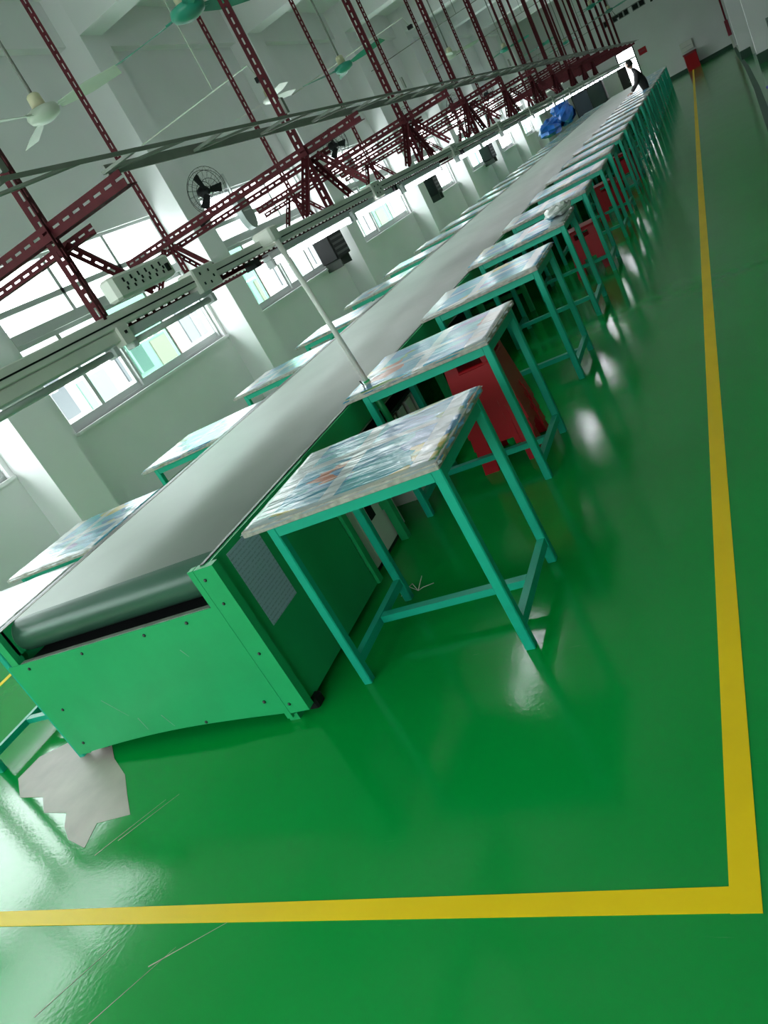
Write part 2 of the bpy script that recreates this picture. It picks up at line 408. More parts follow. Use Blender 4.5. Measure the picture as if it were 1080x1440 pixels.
for (xa, ya, xb, yb) in ((-2.62, 1.42, -2.44, 1.62), (-2.70, 1.36, -2.50, 1.60), (-2.05, .94, -1.80, 1.09), (-2.2, .72, -1.98, 1.0), (-2.42, .78, -2.25, 1.02)):
    d = Vector((xb-xa, yb-ya, 0)).normalized()*.0018; nx_, ny_ = -d.y, d.x
    MB().prism([(xa-nx_, ya-ny_), (xb, yb), (xa+nx_, ya+ny_)], .0004, .0012).build('scratch', M['concrete'], fw)
jt = MB()
jp = [(1.28, 39.9), (1.10, 33), (.92, 24.7), (.72, 18), (.63, 15.6), (.50, 12.0), (.36, 8.0)]
for (xa, ya), (xb, yb) in zip(jp, jp[1:]):
    jt.add([(xa-.05, ya, .001), (xa+.05, ya, .001), (xb+.05, yb, .001), (xb-.05, yb, .001)], [(3, 2, 1, 0)])
structure(jt.build('floor_dark_line', M['dado'], None))  # thin dark strip along the floor on the right

# ------------------------------------------------------------------ conveyor
Y0, Y1 = 1.93, 35.6
cv = empty('belt_conveyor', (-2.6, Y0, 0), 0, 'long green belt conveyor with wide grey belt running down the hall', 'conveyor')
O = Vector((-2.6, Y0, 0))
def C(name, mt, x0, x1, y0, y1, z0, z1, parent=None, bev=0):
    return B(name, mt, parent or cv, x0+2.6, x1+2.6, y0-Y0, y1-Y0, z0, z1, bev)
xl, xr = -3.31, -1.965
# belt wraps round the roller: profile in y,z swept across x
prof = []
yc, zc, rr = 2.075, .657, .078
prof = [(Y1-.1, zc+rr)] + [(yc + rr*math.cos(t), zc + rr*math.sin(t)) for t in [R(90 + k*12) for k in range(16)]] + [(Y1-.1, zc-rr)]
sub = [];
for y, z in prof: sub.append((y-Y0, z))
m = MB(); n = len(sub)
xa, xb = xl+.05+2.6, xr-.03+2.6
m.add([(xa, y, z) for y, z in sub] + [(xb, y, z) for y, z in sub] + [(xa, y*1.0, z-.004 if i == 0 else z) for i, (y, z) in enumerate(sub)], [(i, i+1, n+i+1, n+i) for i in range(n-1)], True)
m.v = m.v[:2*n]
bo = m.build('belt', M['belt'], cv)
md = bo.modifiers.new('thickness', 'SOLIDIFY'); md.thickness = .004; md.offset = 1
tb = MB(); mm = Matrix.Translation((0, yc-Y0, zc)) @ Matrix.Rotation(R(90), 4, 'Y')
tb.lathe([(.0, xa-.01), (.03, xa-.01), (.03, xa+.004), (rr-.004, xa+.006), (rr-.004, xb-.006), (.03, xb-.004), (.03, xb+.02), (0, xb+.02)], 28, mm)
tb.build('drum', M['roller'], cv)
# dark lagging visible on the nose of the belt
lag = MB(); a0 = [R(100 + k*10) for k in range(17)]
p1 = [(yc-Y0 + (rr+.0055)*math.cos(t), zc + (rr+.0055)*math.sin(t)) for t in a0]
lag.add([(xa+.004, y, z) for y, z in p1] + [(xb-.004, y, z) for y, z in p1], [(i, i+1, 17+i+1, 17+i) for i in range(16)], True)
lag.build('nose_lagging', M['roller'], cv)
# side rails
for x0, x1, nm in ((xl, xl+.05, 'left'), (xr-.03, xr+.002, 'right')):
    C('side_rail', M['green'], x0, x1, Y0+.036, Y1, .60, .737)
    C('rail_cap', M['darkrail'], x0+.004, x1-.012, Y0+.02, Y1, .737, .742)
    C('rail_trim', M['steel'], (x1-.012 if nm == 'left' else x0), (x1 if nm == 'left' else x0+.006), Y0+.02, Y1, .737, .741)
# nose end: front panel with a slightly bowed lower edge, post, bolts
m = MB(); N_ = 16; w0, w1 = xl-.02+2.6, -2.045+2.6
top = .575
vv = []
for k in range(N_+1):
    t = k/N_; x = w0+(w1-w0)*t; vv.append((x, 0, .035+.03*math.sin(math.pi*t)**1.0 + .012*t)); vv.append((x, 0, top))
for k in range(N_+1):
    t = k/N_; x = w0+(w1-w0)*t; vv.append((x, .006, .035+.03*math.sin(math.pi*t) + .012*t)); vv.append((x, .006, top))
q = 2*(N_+1); ff = []
for k in range(N_):
    a = 2*k; ff += [(a, a+2, a+3, a+1), (q+a, q+a+1, q+a+3, q+a+2), (a, q+a, q+a+2, a+2), (a+1, a+3, q+a+3, q+a+1)]
ff += [(0, 1, q+1, q), (2*N_, q+2*N_, q+2*N_+1, 2*N_+1)]
m.add(vv, ff)
fp = m.build('front_panel', M['green'], cv)
C('panel_lip', M['steel'], -3.24, -2.06, Y0+.006, Y0+.03, .560, .577)
C('shelf', M['black'], xl+.05, -2.045, Y0+.03, Y0+.4, .545, .555)
for (xa, za, xb, zb) in ((-2.93, .30, -2.84, .19), (-2.80, .17, -2.79, .10), (-2.66, .16, -2.63, .09), (-2.32, .44, -2.30, .40)):
    MB().add([(xa+2.6-.002, -.0008, za), (xa+2.6+.002, -.0008, za), (xb+2.6+.001, -.0008, zb), (xb+2.6-.001, -.0008, zb)], [(3, 2, 1, 0)]).build('scratch', M['steel'], fp)
for x, z in ((-3.20, .545), (-2.83, .545), (-2.44, .545), (-2.2, .545), (-3.24, .10), (-2.1, .12), (-2.45, .08), (-3.20, .30)):
    mb_ = MB().lathe([(0, 0), (.007, 0), (.008, .003), (.005, .006), (0, .006)], 8, Matrix.Translation((x+2.6, 0, z)) @ Matrix.Rotation(R(90), 4, 'X')); mb_.build('bolt', M['darkrail'], fp)
C('corner_post', M['green'], -2.045, -2.018, Y0-.002, Y0+.03, .02, .738)
pp = C('corner_post', M['green'], -2.014, -1.918, Y0-.004, Y0+.035, .045, .738)
C('side_panel', M['green'], -1.958, -1.950, Y0+.036, Y0+.86, .035, .738)
C('side_post', M['green'], -1.948, -1.930, Y0+.86, Y0+.90, .035, .60)
for x, z in ((-1.985, .69), (-1.975, .58), (-1.97, .34), (-1.99, .09)):
    MB().lathe([(0, 0), (.006, 0), (.007, .003), (.004, .006), (0, .006)], 8, Matrix.Translation((x+2.6, -.004, z)) @ Matrix.Rotation(R(90), 4, 'X')).build('bolt', M['darkrail'], pp)
C('corner_post', M['green'], xl, xl+.05, Y0+.008, Y0+.05, .03, .737)
C('foot', M['green'], -2.05, -2.0, Y0+.01, Y0+.05, 0, .03)
C('foot', M['black'], -1.975, -1.92, Y0+.05, Y0+.11, 0, .045, bev=.008)
C('foot', M['black'], -3.27, -3.19, Y0+.06, Y0+.12, 0, .05, bev=.008)
k = 0
y = 3.25
while y < Y1-.5:
    C('leg', M['green'], xr-.03, xr+.015, y, y+.04, 0, .60); C('leg', M['green'], xl+.0, xl+.045, y, y+.04, 0, .60)
    C('cross_tie', M['green'], xl+.045, xr-.03, y, y+.04, .20, .24)
    y += 1.365
y = Y0+.06
while y < Y1-1.3:                         # unseen skirt panels, added to block window light under the belt
    C('side_panel', M['green'], xl+.01, xl+.02, y, y+1.34, .06, .62); y += 1.365
C('belt_shade_pan', M['black'], xl+.06, xr-.06, Y0+.3, Y1-.3, .48, .50)  # black pan added to keep the space under the belt dark
y = Y0+.3
for k in range(25):
    C('support_plate', M['green'], xl+.07, xr-.06, Y0+.25+k*1.365, Y0+.25+k*1.365+1.33, .60, .61) if k < 3 else None
C('end_panel', M['green'], xl, xr, Y1, Y1+.01, .03, .60)

nt_ = MB().box(-1.9495, -1.9475, 2.05, 2.265, .37, .71).build('notice_sheet', M['paper'], None)
nt_.data.transform(Matrix.Translation((1.9485, -2.16, -.53))); nt_.location = (-1.9485, 2.16, .53)
tag(nt_, 'pale blue typed notice sheet taped to conveyor side behind the first table', 'notice')

# white motor-control box under the belt
cb = empty('control_box', (-2.16, 3.17, 0), 0, 'white control box with black switches under the conveyor behind first table', 'control box')
B('cabinet', M['white'], cb, -.15, .15, -.22, .24, .03, .43, .008)
B('plinth', M['darkrail'], cb, -.13, .13, -.20, .22, 0, .03)
B('switch', M['black'], cb, .15, .158, -.06, .0, .22, .34); B('switch', M['black'], cb, .15, .158, .06, .11, .33, .39); B('cabinet_door', M['white'], cb, .148, .153, -.17, .20, .07, .40)
# white slatted crate further on
wc = empty('slatted_crate', (-2.22, 4.05, 0), 0, 'white slatted plastic crate under the conveyor beyond second table', 'crate')
B('base', M['white'], wc, -.18, .18, -.32, .32, 0, .03)
for s_ in (-1, 1):
    for k in range(5): B('slat', M['white'], wc, s_*.17-.01, s_*.17+.01, -.31+k*.14, -.23+k*.14, .03, .46)
for s_ in (-1, 1): B('end_board', M['white'], wc, -.16, .16, s_*.31-.01, s_*.31+.01, .03, .46)

# ------------------------------------------------------------------ work tables
TW, TD, TZ = .82, .66, .768
def film_mesh(seed):
    rnd = random.Random(seed); nx, ny = 40, 30; m = MB(); vv = []
    ph = [(rnd.uniform(0, 6.28), rnd.uniform(8, 22), rnd.uniform(20, 48)) for _ in range(6)]
    for j in range(ny+1):
        for i in range(nx+1):
            u, v = i/nx, j/ny
            ex = min(u, 1-u, v, 1-v)
            h = sum(math.sin(p + a*u*.7 + b*v*(1 if k % 2 else .8) + 2*math.sin(3*u+p)) for k, (p, a, b) in enumerate(ph))/6
            z = .0035 + .0022*h + (.0012 if ex > .02 else -.002)
            jx = .006*math.sin(30*v+seed)+.004*math.sin(71*v) if i in (0, nx) else 0
            jy = .005*math.sin(26*u+seed)+.003*math.sin(63*u) if j in (0, ny) else 0
            x = (u-.5)*(TW+.012)+jx; y = (v-.5)*(TD+.012)+jy
            if i in (0, nx) or j in (0, ny): z -= .010
            vv.append((x, y, TZ+z))
    m.add(vv, [(j*(nx+1)+i, j*(nx+1)+i+1, (j+1)*(nx+1)+i+1, (j+1)*(nx+1)+i) for j in range(ny) for i in range(nx)], True)
    return m.mesh('printed_cover', FILMS[seed % 3])
FILM = [film_mesh(k) for k in range(3)]
def table_meshes(side):
    """side=+1: board overhangs towards -x (right-hand row); -1 mirrored"""
    d = {}
    lx0, lx1 = (-.30, .385) if side > 0 else (-.30, .38)
    ly0, ly1 = -.292, .255
    t = .019
    d['leg'] = MB().bbox(-t, t, -t, t, 0, .742, .004).mesh('leg', M['teal'])
    d['legs'] = [(lx0, ly0), (lx1, ly0), (lx0, ly1), (lx1, ly1)]
    d['apron_x'] = MB().box(lx0+t, lx1-t, -t+.002, t-.002, .700, .742).mesh('apron', M['teal'])
    d['apron_y'] = MB().box(-t+.002, t-.002, ly0+t, ly1-t, .700, .742).mesh('apron', M['teal'])
    d['side_st'] = MB().box(-t+.003, t-.003, ly0+t, ly1-t, .082, .118).mesh('stretcher', M['teal'])
    d['mid_st'] = MB().box(lx0+t, lx1-t, -t, t, .086, .116).mesh('stretcher', M['teal'])
    d['board'] = MB().bbox(-TW/2, TW/2, -TD/2, TD/2, .743, TZ, .004).mesh('tabletop', M['board'])
    d['l'] = (lx0, lx1, ly0, ly1)
    return d
TM = {1: table_meshes(1), -1: table_meshes(-1)}
def make_table(side, x, y, rz, seed, label, group, simple=False):
    d = TM[side]; lx0, lx1, ly0, ly1 = d['l']
    t = empty('work_table', (x, y, 0), rz, label, 'table', group)
    link('tabletop', d['board'], t)
    f = link('printed_cover', FILM[seed % 3], t)
    if seed % 2 and seed > 0: f.rotation_euler = (0, 0, math.pi)
    for p in d['legs']: link('leg', d['leg'], t, (p[0], p[1], 0))
    link('apron', d['apron_x'], t, (0, ly0, 0))
    link('apron', d['apron_y'], t, (lx0, 0, 0)); link('apron', d['apron_y'], t, (lx1, 0, 0))
    if not simple: link('apron', d['apron_x'], t, (0, ly1, 0))
    link('stretcher', d['side_st'], t, (lx0, 0, 0)); link('stretcher', d['side_st'], t, (lx1, 0, 0))
    link('stretcher', d['mid_st'], t, (0, (ly0+ly1)/2, 0))
    return t
ORD = ['first', 'second', 'third', 'fourth', 'fifth', 'sixth', 'seventh', 'eighth', 'ninth', 'tenth', 'eleventh', 'twelfth', 'thirteenth', 'fourteenth']
rnd = random.Random(3)
for k in range(25):
    yc_ = 2.385 + 1.365*k
    if k == 0: x, rz = -1.43, R(.6)
    else: x, rz = -1.565 + rnd.uniform(-.02, .02), R(rnd.uniform(-.9, .9))
    if k < 13:
        lb = '%s green-legged work table from the camera on the aisle side of conveyor' % ORD[k] if k else 'nearest green-legged work table with blue printed top, on the aisle side of conveyor'
    else: lb = '%s green-legged work table from the far wall on the aisle side of conveyor' % ORD[24-k]
    make_table(1, x, yc_ + (rnd.uniform(-.03, .03) if k else 0), rz, k, lb, 'work tables on the aisle side', k > 13)
for k in range(24):
    yc_ = 2.25 if k == 0 else 1.69 + 1.365*k
    if k < 12: lb = '%s green-legged work table from the camera on the window side of conveyor' % ORD[k] if k else 'work table at the left picture edge on the window side of conveyor'
    else: lb = '%s green-legged work table from the far wall on the window side of conveyor' % ORD[23-k]
    tt = make_table(-1, -3.735 + rnd.uniform(-.015, .015), yc_ + rnd.uniform(-.02, .02), R(rnd.uniform(-.8, .8)), k+1, lb, 'work tables on the window side', k > 13)
    tt.scale = (.975, 1, .953)

# crumpled film over the corner of the fourth aisle table
def crumple(name, c, sx, sy, sz, seed, mt, label, cat):
    r_ = random.Random(seed); m = MB(); nx, ny = 12, 9; vv = []
    for j in range(ny+1):
        for i in range(nx+1):
            a = 2*math.pi*i/nx; b = math.pi*j/ny
            k_ = r_.uniform(.72, 1.12)
            vv.append((sx*math.sin(b)*math.cos(a)*k_, sy*math.sin(b)*math.sin(a)*k_, max(-sz*.9, -sz*math.cos(b)*k_)))
    m.add(vv, [(j*(nx+1)+i, j*(nx+1)+i+1, (j+1)*(nx+1)+i+1, (j+1)*(nx+1)+i) for j in range(ny) for i in range(nx)])
    o = m.build(name, mt, None, c); tag(o, label, cat); return o
crumple('plastic_bag', (-1.27, 6.62, TZ+.045), .11, .20, .045, 2, M['clear'], 'crumpled clear plastic bag on the outer corner of the fourth aisle table', 'bag')

# ------------------------------------------------------------------ red stools
def stool_meshes():
    H, t0, t1 = .42, .135, .175
    def sq(r, z): return [(-r, -r, z), (r, -r, z), (r, r, z), (-r, r, z)]
    m = MB()
    body = MB()
    # four side panels with an arch below and a slot above, built from strips
    for q in range(4):
        rot = Matrix.Rotation(q*math.pi/2, 4, 'Z')
        def P(u, z, off=0):
            r = t1+(t0-t1)*z/H - off
            return rot @ Vector((u*r, -r, z))
        def strip_(u0, u1, z0, z1):
            body.add([P(u0, z0), P(u1, z0), P(u1, z1), P(u0, z1), P(u0, z0, .006), P(u1, z0, .006), P(u1, z1, .006), P(u0, z1, .006)],
                     [(0, 1, 2, 3), (7, 6, 5, 4), (0, 4, 5, 1), (3, 2, 6, 7), (0, 3, 7, 4), (1, 5, 6, 2)])
        strip_(-1, -.52, 0, .15); strip_(.52, 1, 0, .15); strip_(-1, 1, .15, .345); strip_(-1, -.5, .345, .398); strip_(.5, 1, .345, .398); strip_(-1, 1, .398, H-.002)
        strip_(-.52, -.36, .11, .15); strip_(.36, .52, .11, .15)
    body_me = body.mesh('body', M['plasticred'])
    seat = MB().bbox(-t0-.006, t0+.006, -t0-.006, t0+.006, H-.002, H+.016, .008).mesh('seat', M['plasticred'])
    foot = MB().bbox(-t1-.006, -t1+.05, -t1-.006, -t1+.05, -.0, .02, .006).mesh('foot_rim', M['plasticred'])
    return body_me, seat
SB, SS = stool_meshes()
def stool(loc, rz, label, group=None, dark=False):
    s = empty('plastic_stool', loc, rz, label, 'stool', group)
    link('body', SB, s); link('seat', SS, s)
    return s
npos = ['bottom', 'second from bottom', 'third from bottom', 'topmost']
for k in range(4):
    so = stool((-1.45, 3.93, .075*k), R(3+.8*k), 'red plastic stool, %s of the nested stack under the second aisle table' % npos[k], 'stacked red stools under the second table')
for q in range(2): MB().box(.02, .075, -.1415, -.1395, .322-q*.016, .330-q*.016).build('sticker', M['white'], so)
stool((-1.42, 8.02, .0), R(8), 'red plastic stool standing under the fifth aisle table')
stool((-1.40, 13.4, .0), R(-4), 'red plastic stool standing under the ninth aisle table')
stool((-1.44, 10.75, .0), R(14), 'red plastic stool standing under the seventh aisle table')

# ------------------------------------------------------------------ hanging red frames
_ac = {}
def angle_mesh(L, w, slots, mt):
    key = (round(L, 2), w, slots, mt)
    if key in _ac: return _ac[key]
    L = round(L, 2); m = MB(); t = .003
    if slots:
        s = w*.085; c = w*.55; pit, sl = .056, .036
        for fl_ in (0, 1):
            def bx(a, b, z0, z1):
                if fl_ == 0: m.box(a, b, 0, t, z0, z1)
                else: m.box(0, t, a, b, z0, z1)
            bx(t if fl_ else 0, c-s, 0, L); bx(c+s, w, 0, L)
            z = 0
            while z < L:
                bx(c-s, c+s, z, min(z+pit-sl, L)); z += pit
    else:
        m.box(0, w, 0, t, 0, L); m.box(0, t, t, w, 0, L)
    _ac[key] = m.mesh('slotted_angle', mt); return _ac[key]
def angle(name, a, b, w, parent, roll=0.0, slots=True, mt=None, origin=None):
    a, b = Vector(a), Vector(b)
    d = b-a; me = angle_mesh(d.length, w, slots, mt or M['red'])
    o = link(name, me, parent)
    q = d.to_track_quat('Z', 'Y') @ Matrix.Rotation(roll, 3, 'Z').to_quaternion()
    o.rotation_mode = 'QUATERNION'; o.rotation_quaternion = q
    o.location = a - (origin if origin is not None else Vector((0, 0, 0)))
    return o
XN, XT, ZN, ZR = -2.06, -3.27, 1.945, 1.63
FY = [2.35, 4.60, 6.57, 8.60] + [10.65+2.05*k for k in range(11)]
for k, y in enumerate(FY):
    org = Vector((-2.66, y, 0))
    lab = ('%s red slotted-angle frame from the camera hanging over the conveyor' % ORD[k]) if k < 8 else '%s red slotted-angle frame from the far wall hanging over the conveyor' % ORD[len(FY)-1-k]
    f = empty('hanging_frame', org, 0, lab, 'frame', 'hanging frames over the conveyor')
    sl = k < 7
    A = lambda nm, a, b, w=.045, roll=0.0: angle(nm, a, b, w, f, roll, sl, None, org)
    zb = ZR if y < 22 else ZN
    A('rod', (XN, y, zb), (XN, y, ZC-.55 if any(abs(y-c-.22) < .25 for c in COLS) else ZC), .055, R(20))
    A('rod', (XT, y, zb), (XT, y, ZC-.55 if any(abs(y-c-.22) < .25 for c in COLS) else ZC), .042, R(-160))
    A('crossbeam', (-3.62, y-.03, ZN), (-1.66, y-.03, ZN), .055, R(0))
    if k < 4: A('crossbeam', (-3.62, y+.06, ZN-.05), (-1.95, y+.06, ZN-.05), .04, R(90))
    for xx in ((XN, XT) if y < 22 else ()):
        w = .042 if xx == XN else .036
        if k or xx == XT: A('brace', (xx, y-.03, ZN-.02), (xx-.01, y-.36, ZR+.01), w, R(40))
        A('brace', (xx, y+.03, ZN-.02), (xx-.01, y+.36, ZR+.03), w, R(-130))
        if 0 < k < 6: A('brace', (xx+.03, y, ZN-.03), (xx+.22, y+.05, ZR+.02), w, R(15))

# cable ladder resting on the ends of the cross beams
ld = empty('cable_ladder', (-1.63, 1.0, 2.003), 0, 'long grey cable ladder lying on the ends of the red frames', 'cable ladder')
B('rail', M['ladder'], ld, -.088, -.080, 1.33, 30.8, .0, .034); B('rail', M['ladder'], ld, .076, .080, 0, 30.8, .0, .013)
ru = MB().box(-.080, .078, -.010, .010, .004, .014).mesh('rung', M['ladder'])
dg = MB().box(-.009, .009, -.165, .165, .004, .012).mesh('diagonal', M['ladder'])
st = MB().box(-.006, .006, -.012, .012, .02, .085).mesh('stub', M['ladder'])
for k in range(53):
    y = .15+k*.58
    link('rung', ru, ld, (0, y, 0))
    if k < 26:
        o = link('diagonal', dg, ld, (0, y+.155, 0)); o.rotation_euler = (0, 0, R(-25))
        if k % 3 == 1: link('stub', st, ld, (.081, y, 0))

# ------------------------------------------------------------------ lamp rails
XS = -2.085
def lamp_rail(x, label, detail):
    r = empty('lamp_rail', (x, .9, 1.5), 0, label, 'rail')
    B('trunking', M['trunk'], r, -.035, .035, 0, 35.2, .085, .14, .006)
    B('trunking_slot', M['black'], r, .030, .0365, 0, 35.2, .106, .112)
    angle('slotted_rail', (-.02, 2.0-.6, .06), (-.02, 12.0, .06), .04, r, R(90), True)
    B('slotted_rail', M['red'], r, -.02, .02, 12.0, 35.2, .06, .066)
    B('wire_duct', M['trunk'], r, -.03, .028, 0, 1.45, .04, .083, .005)
    if detail:
        for yy in (2.98, 5.28, 7.42, 9.5, 11.55, 13.6, 15.65, 17.7):
            g = B('joint_plate', M['sock'], r, -.042, .048, yy-.9-.06, yy-.9+.12, .05, .155, .006)
            for a, b in ((-.02, .075), (.03, .07), (.07, .09), (-.02, .12), (.05, .12)):
                B('screw', M['black'], g, .048, .051, yy-.9+a, yy-.9+a+.008, b, b+.012)
        for yy in (1.35, 2.33):
            g = B('hanger_clip', M['trunk'], r, -.04, .042, yy-.9, yy-.9+.06, .02, .09)
            B('screw', M['black'], g, .042, .046, yy-.9+.025, yy-.9+.037, .055, .067)
        for yy in (3.42, 5.62, 7.65):
            B('clamp', M['black'], r, -.02, .044, yy-.9, yy-.9+.05, .035, .075)
    return r
lamp_rail(XS, 'beige lamp rail with trunking hanging over the aisle edge of conveyor', True)
lamp_rail(XT+.02, 'beige lamp rail hanging over the window edge of conveyor', False)

_lm = {}
def lamp(x, y0, y1, label, group, lit=True, z=1.5):
    L_ = round(y1-y0, 2)
    key = (L_, lit)
    if key not in _lm:
        h = MB().bbox(-.024, .024, 0, L_, .035, .072, .006).mesh('housing', M['housing'])
        t = MB().tube([(.004, .035, .016), (.004, L_-.035, .016)], .013, 12).mesh('tube', M['tube'] if lit else M['tube_off'])
        c = MB().bbox(-.018, .026, 0, .034, -.004, .036, .005).mesh('end_cap', M['housing'])
        _lm[key] = (h, t, c)
    h, t, c = _lm[key]
    o = empty('tube_lamp', (x, y0, z), 0, label, 'lamp', group)
    link('housing', h, o); link('tube', t, o); link('end_cap', c, o); link('end_cap', c, o, (0, L_-.034, 0))
    return o
lamps = [(2.38, 3.02), (3.61, 4.75), (4.80, 5.78), (5.85, 6.92), (7.52, 8.45), (8.50, 9.40), (9.60, 10.60)]
y = 10.75
while y < 35: lamps.append((y, y+.93)); y += 1.025
names = ['short lit tube lamp', 'lit tube lamp']
lamp(XS, 1.12, 2.30, 'unlit tube lamp nearest the camera on the aisle lamp rail', 'tube lamps on the aisle rail', False)
for k, (a, b) in enumerate(lamps):
    if k == 0: lb = 'short unlit tube lamp before the first glowing one on the aisle lamp rail'
    elif k < 15: lb = '%s glowing tube lamp from the camera on the aisle lamp rail' % ORD[k-1]
    else: lb = ('%s glowing tube lamp from the far end of the aisle lamp rail' % ORD[len(lamps)-1-k] if len(lamps)-1-k < 14 else '%s glowing tube lamp of the aisle lamp rail past the fourteenth' % ORD[k-15])
    lamp(XS, a, b, lb, 'tube lamps on the aisle rail', k > 0)
# cross row of lamps at the far end
xr_ = empty('lamp_rail', (-4.2, 36.4, 2.02), 0, 'cross rail of lamps near the far end of the hall', 'rail')
B('trunking', M['trunk'], xr_, -2.2, 1.9, -.03, .03, .08, .13)
for k in range(5):
    o = lamp(0, 0, .31, 'glowing tube lamp, %s from the left on the cross rail at the far end' % ORD[k], 'tube lamps on the cross rail'); o.location = (-3.72+k*.335, 36.4, 2.02); o.rotation_euler = (0, 0, R(-90))
for xx in (-6.0, -3.0): B('hanger', M['black'], xr_, xx+4.2-.01, xx+4.2+.01, -.01, .01, .13, ZC-2.02)

# support pole from the conveyor to the rail
sp = empty('support_pole', (-1.90, 3.62, 0), 0, 'white upright pole with green foot joining conveyor side to the lamp rail', 'pole')
MB().tube([(0.0, 0, .42), (-.02, 0, .78)], .019, 14).build('green_sleeve', M['green'], sp)
MB().tube([(-.02, 0, .76), (-.09, 0, 1.64)], .0145, 14).build('pole', M['white'], sp)
B('pole_head', M['trunk'], sp, -.185, -.07, -.045, .045, 1.60, 1.675, .012)
B('bracket', M['green'], sp, -.05, .02, -.03, .03, .46, .52)
MB().tube([(-.03, -.05, .80), (.0, .0, .60), (.02, .03, .44)], .004, 6).build('wire', M['black'], sp)

# socket box on the first frame
sb = empty('socket_box', (-1.975, 2.52, 1.66), 0, 'beige multi-socket box with rows of black outlets on the first red frame', 'socket box')
B('case', M['sock'], sb, -.035, .035, -.20, .18, 0, .085, .014)
for k in range(6):
    B('outlet', M['black'], sb, .035, .038, -.14+k*.047, -.133+k*.047, .05, .066); B('outlet', M['black'], sb, .035, .038, -.128+k*.047, -.121+k*.047, .035, .047); B('outlet', M['black'], sb, .035, .038, -.14+k*.047, -.133+k*.047, .02, .032)
B('switch', M['black'], sb, .035, .042, .125, .145, .02, .05)

# ------------------------------------------------------------------ ceiling fans
def blade_mesh(mt):
    m = MB(); n = 8; vv = []
    for k in range(n+1):
        t = k/n; x = .14+.50*t; w = .035+.045*min(1, t*2.2) - .012*t
        tw = R(-20+8*t); 
        for s_ in (-1, 1):
            for h in (-.002, .002): vv.append((x, s_*w*math.cos(tw), s_*w*math.sin(tw)+h))
    ff = []
    for k in range(n):
        a = 4*k; ff += [(a, a+2, a+6, a+4), (a+1, a+5, a+7, a+3), (a, a+4, a+5, a+1), (a+2, a+3, a+7, a+6)]
    ff += [(0, 1, 3, 2), (4*n, 4*n+2, 4*n+3, 4*n+1)]
    m.add(vv, ff); m.box(.10, .19, -.014, .014, .0, .008)
    return m.mesh('blade', mt)
BM = {k: blade_mesh(M[k]) for k in ('fanpale', 'fangreen', 'white')}
def hub_mesh(mt): return MB().lathe([(0, -.055), (.06, -.052), (.115, -.03), (.13, .0), (.12, .03), (.06, .045), (0, .047)], 24).mesh('motor', mt)
HM = {k: hub_mesh(M[k]) for k in ('fanpale', 'fangreen', 'white')}
CUP = MB().lathe([(0, .05), (.055, .052), (.05, .13), (.035, .145), (0, .147)], 16).mesh('cup', M['cream'])
def ceiling_fan(x, y, z, ang, kind, label):
    f = empty('ceiling_fan', (x, y, z), R(ang), label, 'fan', 'ceiling fans')
    link('motor', HM[kind], f); link('cup', CUP, f)
    top = ZC if not any(c-.05 < y < c+.5 for c in COLS) else ZB
    MB().tube([(0, 0, .12), (0, 0, top-z)], .013, 8).build('downrod', M['ladder'], f)
    MB().lathe([(0, top-z-.07), (.03, top-z-.065), (.05, top-z), (0, top-z)], 12).build('canopy', M['cream'], f)
    for k in range(3):
        b = link('blade', BM[kind], f); b.rotation_euler = (0, 0, k*2*math.pi/3)
    return f
ceiling_fan(-4.05, 5.22, 3.2, 27, 'fanpale', 'pale cream ceiling fan nearest the left picture edge')
ceiling_fan(-2.78, 5.53, 3.2, 188, 'fangreen', 'dark green ceiling fan cut by the top picture edge')
ceiling_fan(-3.85, 10.85, 3.2, -6, 'fangreen', 'green ceiling fan with cream cup above the third red frame')
ceiling_fan(-3.86, 16.5, 3.2, 40, 'fanpale', 'pale brownish ceiling fan hanging past the green one')
ceiling_fan(-5.5, 12.0, 3.6, 200, 'white', 'white-bladed ceiling fan close to the window wall')
for k, (x, y) in enumerate(((-3.86, 21.8), (-3.86, 27.6), (-2.0, 24.8), (-3.86, 33.2), (-2.0, 30.5))):
    ceiling_fan(x, y, 3.2, 25+50*k, 'fangreen', 'far green ceiling fan above the hall end, %s of five' % ORD[k])

# ------------------------------------------------------------------ wall fans on the pillars
def cage_mesh():
    m = MB()
    for rr_, zz in ((.30, 0), (.25, .045), (.15, .07), (.05, .08), (.26, -.05), (.12, -.07)): m.torus((0, 0, zz), (0, 0, 1), rr_, .0035, 32, 5)
    for k in range(20):
        a = 2*math.pi*k/20; c, s = math.cos(a), math.sin(a)
        m.tube([(.05*c, .05*s, .08), (.15*c, .15*s, .07), (.25*c, .25*s, .045), (.30*c, .30*s, 0), (.26*c, .26*s, -.05), (.12*c, .12*s, -.07)], .0016, 4, False)
    return m.mesh('cage', M['black'])
CAGE = cage_mesh()
WB = MB()
for q in range(3):
    mr_ = Matrix.Rotation(q*2*math.pi/3, 4, 'Z')
    WB.add([mr_ @ Vector(p) for p in ((.04, -.03, -.015), (.22, -.085, -.02), (.24, .03, .02), (.05, .035, .015), (.04, -.03, -.012), (.22, -.085, -.017), (.24, .03, .023), (.05, .035, .018))], [(0, 3, 2, 1), (4, 5, 6, 7), (0, 1, 5, 4), (1, 2, 6, 5), (2, 3, 7, 6), (3, 0, 4, 7)])
WB = WB.mesh('blade_set', M['black'])
WM = MB().lathe([(0, -.18), (.06, -.17), (.075, -.12), (.07, -.05), (.04, -.02), (.035, .03), (0, .035)], 18).mesh('motor', M['black'])
